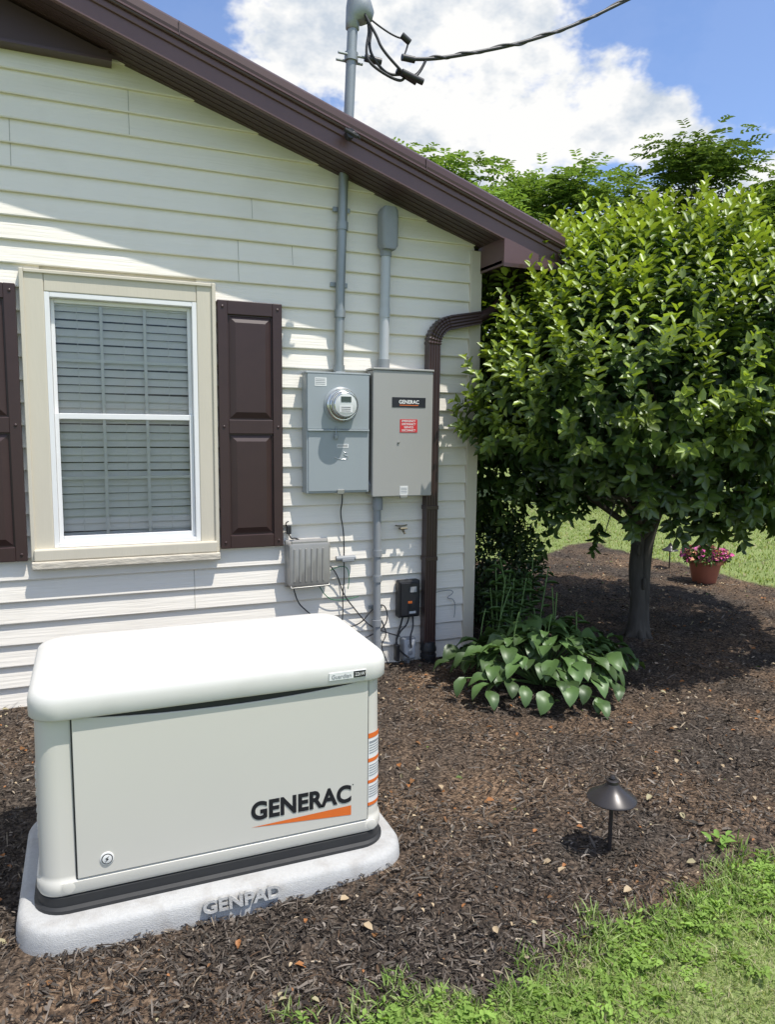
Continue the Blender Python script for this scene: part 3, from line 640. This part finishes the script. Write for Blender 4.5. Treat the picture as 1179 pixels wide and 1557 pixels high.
for i in range(20):
    a=2*math.pi*i/20+rng.normal(0,.15);zt=rng.uniform(1.1,2.7);rr=1.35*math.sqrt(max(.15,1-((zt-1.8)/1.35)**2))
    z0=rng.uniform(.75,1.3);end=np.array([4.3+rr*math.cos(a),.05+rr*math.sin(a),zt])
    st=np.array([4.23,-.04,z0]);mid=st*.5+end*.5+np.array([0,0,.12])+rng.normal(0,.06,3);m2=st*.2+end*.8+np.array([0,0,.05])+rng.normal(0,.06,3)
    tube('limb',[tuple(st),tuple(mid),tuple(m2),tuple(end)],.030,M_bark,tree,radii=[1,.6,.35,.15])
    for q in range(3):
        t=rng.uniform(.35,.9);b=mid*(1-t)+end*t;e2=b+rdir(1)[0]*.4+np.array([0,0,.1])
        tube('twig',[tuple(b),tuple((b+e2)/2+np.array([0,0,.04])),tuple(e2)],.009,M_bark,tree,radii=[1,.6,.3],res=3)
lk=rng.normal(size=(12,3))*2.8;lp=rng.uniform(0,6.28,12)
def lump(v):
    s=0
    for k,p in zip(lk,lp):s=s+np.sin(v@k+p)
    return s/10
def crown(ns,c,R,zlow,r0,pw):
    d=rdir(ns*3);d=d[d[:,2]>zlow][:ns];n=len(d)
    Lm_=1+.24*lump(d)
    u=rng.uniform(r0,1.0,n)**pw
    rad=Lm_*u
    Rr=np.tile(np.array(R,float),(n,1))
    return np.array(c)+d*Rr*rad[:,None],d,u
LP=[];LD=[];LN=[];LS=[];LC=[]
def shoots(P,d,u,upw,Lr,m0,m1,fresh_lit_gain,smin,smax):
    ns=len(P)
    sd=d*1.0+np.array([0,0,upw])*np.clip(d[:,2:3]+.7,0.05,1.3)+rng.normal(0,.3,(ns,3));sd/=np.linalg.norm(sd,axis=1,keepdims=True)
    for i in range(ns):
        L_=rng.uniform(*Lr);dr=sd[i];o1=np.cross(dr,[.3,.2,1]);o1/=np.linalg.norm(o1);o2=np.cross(dr,o1);m=rng.integers(m0,m1)
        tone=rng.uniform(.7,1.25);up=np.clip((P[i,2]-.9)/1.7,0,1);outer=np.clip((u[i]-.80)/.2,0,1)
        for j in range(m):
            t=(j+.5)/m;ph=j*2.4+rng.normal(0,.3);ra=o1*math.cos(ph)+o2*math.sin(ph)
            LP.append(P[i]+dr*L_*(t-.4)+ra*.006)
            op=1.15-.75*t
            LD.append(dr*(1-op*.55)+ra*op+np.array([0,0,-.15*(1-t)]));LN.append(dr*1.0+np.array([0,0,.5])+ra*-.2)
            LS.append(rng.uniform(smin,smax)*(1.0 if t<.8 else .72))
            fresh_lit=min(1,max(0,(t*1.1-.1)*outer*(.20+.95*up)*fresh_lit_gain))  # pale young tips, with sunlit crown top and shaded inside painted into leaf colour
            LC.append((np.array([.044,.094,.022])*(1-fresh_lit)+np.array([.28,.365,.055])*fresh_lit)*tone*rng.uniform(.85,1.15))
CC_=(4.27,.03,1.98);RR_=(1.84,1.70,1.20)
def keep(P):
    zm=np.where(P[:,0]<3.3,.68,.80+.10*np.clip(-P[:,1],0,1.5))
    return (P[:,2]>zm)&~((P[:,0]<2.74)&(P[:,1]>-.10))
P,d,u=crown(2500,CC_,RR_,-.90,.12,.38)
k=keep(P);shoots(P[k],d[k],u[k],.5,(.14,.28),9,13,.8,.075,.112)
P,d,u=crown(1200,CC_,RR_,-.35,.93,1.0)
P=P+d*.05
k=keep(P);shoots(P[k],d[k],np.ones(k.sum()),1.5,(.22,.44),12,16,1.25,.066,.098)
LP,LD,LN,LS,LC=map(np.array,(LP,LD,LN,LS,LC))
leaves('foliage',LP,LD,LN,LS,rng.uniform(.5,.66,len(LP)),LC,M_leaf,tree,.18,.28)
# ---------------------------------------------------------------- hosta
hs=empty('hosta_plant')
def bigleaf(c,yaw,pitch,L_,W_):
    nu,nv=7,5;V=[]
    prof=[.12,.62,.95,1.0,.82,.45,.03]
    D=np.array([math.cos(yaw),math.sin(yaw),0]);Sd=np.array([-math.sin(yaw),math.cos(yaw),0]);up=np.array([0,0,1.])
    pos=np.array(c,float);p=pitch;rl=rng.normal(0,.25)
    for i in range(nu):
        for j in range(nv):
            v=(j/(nv-1)-.5)*2;w=prof[i]*W_/2
            V.append(pos+Sd*v*w+up*(abs(v)**1.5*w*.35+v*w*rl+ (.006*math.sin(i*2.1+j*1.9))))
        pos=pos+(D*math.cos(p)+up*math.sin(p))*L_/(nu-1);p-=.26
    F=[(i*nv+j,i*nv+j+1,(i+1)*nv+j+1,(i+1)*nv+j) for i in range(nu-1) for j in range(nv-1)]
    return V,F
def hosta(cx,cy,rx,ry,n,hmax,par):
    VV=[];FF=[];CC=[]
    for i in range(n):
        f=(i+.5)/n;a=i*2.39996+rng.normal(0,.25);rr=f**.6*rng.uniform(.82,1.12)
        x=cx+rx*rr*math.cos(a);y=cy+ry*rr*math.sin(a);z=hmax*(1-.65*rr**1.6)+rng.normal(0,.03)
        L_=rng.uniform(.10,.20);V,F=bigleaf((x,y,max(z,.05)),a+rng.normal(0,.5),.55-.55*rr+rng.normal(0,.18),L_,L_*rng.uniform(.52,.68))
        o=len(VV);VV+=V;FF+=[tuple(q+o for q in f_) for f_ in F];col=np.array([.070,.125,.038])*rng.uniform(.55,1.5);CC+=[col]*len(V)
        if i%3==0:tube('stalk',[(cx+.1*(x-cx),cy+.1*(y-cy),0),(cx+.6*(x-cx),cy+.6*(y-cy),z*.8),(x,y,max(z,.05))],.004,M_stalk,par,res=3)
    npmesh('leaves',np.array(VV),4,M_hosta,par,np.array(CC),np.array(FF),True)
hosta(2.80,-.76,.64,.52,250,.36,hs)
for i in range(7):
    x=2.8+rng.uniform(-.35,.45);y=-.7+rng.uniform(-.2,.4);tube('flower_stem',[(x,y,0),(x+rng.normal(0,.03),y,.3),(x+rng.normal(0,.05),y,rng.uniform(.42,.6))],.004,M_stalk,hs)
def leafball(name,c,R,n,size,col,matr,par=None,wid=.5,zmin=.02,shell=.4):
    d=rdir(n);rad=(1+.25*lump(d*1.3))*rng.uniform(.15,1,n)**shell
    P=np.array(c)+d*np.array(R)*rad[:,None];k=P[:,2]>zmin;P=P[k];d=d[k];n=len(P)
    D=d+rng.normal(0,.6,(n,3))+np.array([0,0,.2]);Nn=d+np.array([0,0,.8])+rng.normal(0,.4,(n,3))
    cc=np.array(col)[rng.choice(len(col),n)]*rng.uniform(.7,1.3,n)[:,None]
    return leaves(name,P,D,Nn,rng.uniform(.7,1.3,n)*size,np.full(n,wid),cc,matr,par)
hc=empty('garden_shrub')
leafball('foliage',(3.25,.85,.50),(.48,.62,.60),7500,.05,[(.05,.09,.03),(.08,.13,.04),(.03,.06,.025)],M_leaf,hc)
for i in range(10):
    a=rng.uniform(0,6.28);tube('stem',[(3.25,.85,0),(3.25+.12*math.cos(a),.85+.15*math.sin(a),.3),(3.25+.3*math.cos(a),.85+.4*math.sin(a),.6)],.01,M_bark,hc,res=3)
sp=empty('lily_plant')
P=[];D=[];Nn=[];sz=[]
for i in range(12):
    x=2.95+rng.normal(0,.15);y=-.2+rng.normal(0,.16);hh=rng.uniform(.45,.78);lx=rng.normal(0,.08);tube('stem',[(x,y,0),(x+lx*.4,y,hh*.5),(x+lx,y,hh)],.005,M_stalk,sp,res=3)
    for j in range(16):
        t=.15+.85*j/16;a=j*2.4;P.append([x+lx*t,y,hh*t]);D.append([math.cos(a),math.sin(a),.4]);Nn.append([0,0,1]);sz.append(.10)
P=np.array(P,float);leaves('leaves',P,np.array(D),np.array(Nn,float),np.array(sz),np.full(len(P),.22),np.tile([.09,.17,.05],(len(P),1))*rng.uniform(.6,1.2,len(P))[:,None],M_hosta,sp,.5)
# ---------------------------------------------------------------- flower pot
fp=empty('flower_pot')
px_,py_=6.42,1.36
lathe('pot',[(.12,0),(.125,.01),(.170,.215),(.175,.22),(.195,.223),(.200,.26),(.19,.265),(.175,.25),(.165,.22)],(px_,py_,0.0),M_terra,fp,n=40)
leafball('plant',(px_,py_,.29),(.23,.23,.085),1500,.045,[(.12,.19,.05),(.18,.26,.08)],M_hosta,fp,zmin=.22)
leafball('flowers',(px_,py_,.315),(.25,.25,.10),300,.042,[(.50,.10,.27),(.65,.20,.40),(.60,.33,.20)],M_petal,fp,1.1,.28,.15)
# ---------------------------------------------------------------- background trees
def bgtree(x,y,h,r,ncl,per,tone):
    e=empty('locust_tree')
    tube('trunk',[(x,y,-.1),(x+.1,y,h*.3),(x-.1,y+.1,h*.6),(x,y,h*.85)],.16,M_bark,e,radii=[1.2,.9,.55,.15])
    P=[];D=[];N_=[];sz=[];C=[]
    for i in range(ncl):
        a=rng.uniform(0,6.28);zz=h*(1-.60*rng.uniform(0,1)**1.4)
        q=math.sqrt(max(.14,1-((zz/h-.60)/.43)**2));rr=r*q*rng.uniform(.30,1.08)
        c=np.array([x+rr*math.cos(a),y+rr*math.sin(a),zz]);st=np.array([x,y,zz*.68])
        if i%2==0:tube('limb',[tuple(st),tuple(st*.5+c*.5+np.array([0,0,.1])),tuple(c)],.035,M_bark,e,radii=[1,.5,.2],res=3)
        cr=rng.uniform(.50,.90);t0=rng.uniform(.75,1.25)
        for i2 in range(per):
            o=rdir(1)[0]*cr*rng.uniform(.1,1)**.5*np.array([1,1,.6]);b=c+o
            a=math.atan2(o[1],o[0])+rng.normal(0,.6);dr=np.array([math.cos(a),math.sin(a),rng.uniform(-.2,.7)]);L_=rng.uniform(.25,.42);tn=rng.uniform(.75,1.25)*tone*t0
            sv=np.array([-math.sin(a),math.cos(a),0])
            for t in (.25,.5,.75,1):
                p=b+dr*L_*t-np.array([0,0,.12*t*t])
                for sg in (-1,1):
                    P.append(p);D.append(sv*sg+dr*.5);N_.append([rng.normal(0,.4),rng.normal(0,.4),1]);sz.append(.15);C.append(np.array([.165,.25,.075])*tn)
    leaves('foliage',np.array(P),np.array(D),np.array(N_),np.array(sz),np.full(len(P),.45),np.array(C),M_leaf2,e,.2,.1)
bgtree(8.0,11.6,7.8,2.7,56,46,1.15)
bgtree(10.6,11.1,7.6,2.7,56,46,1.05)
bgtree(13.0,9.2,7.9,2.8,60,46,.8)
bgtree(15.6,7.2,7.2,3.0,56,46,1.0)
d=empty('distant_trees');N=26000
a=np.radians(rng.uniform(-30,110,N));rr=rng.uniform(32,40,N)
top=4.6+1.4*np.sin(a*9)+.9*np.sin(a*23+1)+.5*np.sin(a*51)
z=top*rng.uniform(0,1,N)**.7
P=np.stack([rr*np.sin(a),-4.76+rr*np.cos(a),z],1);D=rdir(N);Nn=rdir(N)*.5+np.array([0,-.3,.8])
cc=np.array([(.05,.10,.025),(.08,.14,.035),(.035,.07,.02)])[rng.choice(3,N)]
leaves('foliage',P,D,Nn,rng.uniform(.5,1.0,N),np.full(N,.7),cc,M_leaf2,d)
# ---------------------------------------------------------------- light / sky
EL,AZ=math.radians(67),math.radians(36)
Ld=Vector((math.cos(EL)*math.sin(AZ),-math.cos(EL)*math.cos(AZ),math.sin(EL)))
sun=bpy.data.lights.new('sun','SUN');sun.energy=5.0;sun.angle=math.radians(.53);sun.color=(1,.955,.88)
so=bpy.data.objects.new('sun',sun);COL.objects.link(so);so.rotation_euler=Ld.to_track_quat('Z','Y').to_euler();so.location=(0,-10,20)
w=bpy.data.worlds.new('World');S.world=w;w.use_nodes=True;N=w.node_tree.nodes;L=w.node_tree.links
bg=N['Background'];sky=N.new('ShaderNodeTexSky');sky.sky_type='NISHITA';sky.sun_disc=False;sky.sun_elevation=EL;sky.sun_rotation=math.atan2(Ld.x,Ld.y)
sky.air_density=1.0;sky.dust_density=.6;sky.ozone_density=1.2
gm=N.new('ShaderNodeMix');gm.data_type='RGBA';gm.blend_type='MULTIPLY';gm.inputs[0].default_value=1;L.new(sky.outputs[0],gm.inputs[6]);gm.inputs[7].default_value=(1.0,1.13,1.38,1)
L.new(gm.outputs[2],bg.inputs[0]);bg.inputs[1].default_value=.15
tc=N.new('ShaderNodeTexCoord')
def math_(op,a,b=None):
    m=N.new('ShaderNodeMath');m.operation=op
    for i,v in enumerate((a,b)):
        if v is None:continue
        if isinstance(v,(int,float)):m.inputs[i].default_value=v
        else:L.new(v,m.inputs[i])
    return m.outputs[0]
def wn(scale,detail,rough=.5,off=(0,0,0),st=(1,1,1.6)):
    mp=N.new('ShaderNodeMapping');mp.inputs['Location'].default_value=off;mp.inputs['Scale'].default_value=st;L.new(tc.outputs['Generated'],mp.inputs[0])
    n=N.new('ShaderNodeTexNoise');n.inputs['Scale'].default_value=scale;n.inputs['Detail'].default_value=detail;n.inputs['Roughness'].default_value=rough;L.new(mp.outputs[0],n.inputs[0]);return n.outputs[0]
def blob(dirv,deg,amp):
    v=Vector(dirv).normalized();dt=N.new('ShaderNodeVectorMath');dt.operation='DOT_PRODUCT';L.new(tc.outputs['Generated'],dt.inputs[0]);dt.inputs[1].default_value=v
    mr=N.new('ShaderNodeMapRange');mr.interpolation_type='SMOOTHSTEP';mr.inputs[1].default_value=math.cos(math.radians(deg));mr.inputs[2].default_value=1;mr.inputs[3].default_value=0;mr.inputs[4].default_value=amp;L.new(dt.outputs['Value'],mr.inputs[0]);return mr.outputs[0]
m=math_('ADD',math_('MULTIPLY',wn(4.4,6,.60,(2.3,.4,1.1)),1.7),-.385)
for bl in (blob((.643,.642,.440),12,-.36),blob((.09,.875,.52),6,-.22),blob((.715,.615,.37),6,-.28),blob((.60,.70,.385),5,.32),blob((.697,.655,.27),9,.40),blob((.38,.81,.40),17,.30)):m=math_('ADD',m,bl)
mr=N.new('ShaderNodeMapRange');mr.interpolation_type='SMOOTHSTEP';mr.inputs[1].default_value=.43;mr.inputs[2].default_value=.60;mr.inputs[3].default_value=.06;L.new(m,mr.inputs[0])
bg2=N.new('ShaderNodeBackground');bg2.inputs[1].default_value=1.0
cr=N.new('ShaderNodeValToRGB');cr.color_ramp.elements[0].position=.36;cr.color_ramp.elements[0].color=(.62,.69,.78,1);cr.color_ramp.elements[1].position=.50;cr.color_ramp.elements[1].color=(1.0,1.0,.99,1)
L.new(wn(7.5,5,.62,(5,1,2)),cr.inputs[0]);L.new(cr.outputs[0],bg2.inputs[0])
ms=N.new('ShaderNodeMixShader');L.new(mr.outputs[0],ms.inputs[0]);L.new(bg.outputs[0],ms.inputs[1]);L.new(bg2.outputs[0],ms.inputs[2]);L.new(ms.outputs[0],N['World Output'].inputs[0])
# ---------------------------------------------------------------- camera
cam=bpy.data.cameras.new('camera');co_=bpy.data.objects.new('camera',cam);COL.objects.link(co_)
cam.sensor_fit='VERTICAL';cam.sensor_height=36;cam.lens=36*1110/1557;cam.clip_end=2000;cam.clip_start=.05
y=math.radians(22.5);p=math.radians(6.6)
Fv=Vector((math.sin(y)*math.cos(p),math.cos(y)*math.cos(p),-math.sin(p)));Rv=Vector((math.cos(y),-math.sin(y),0));Uv=Rv.cross(Fv);r=math.radians(.58)
R2=Rv*math.cos(r)+Uv*math.sin(r);U2=Uv*math.cos(r)-Rv*math.sin(r)
Mx=Matrix((R2,U2,-Fv)).transposed().to_4x4();Mx.translation=(0,-4.76,1.7);co_.matrix_world=Mx
S.camera=co_
S.view_settings.view_transform='Standard';S.view_settings.look='None';S.view_settings.exposure=0
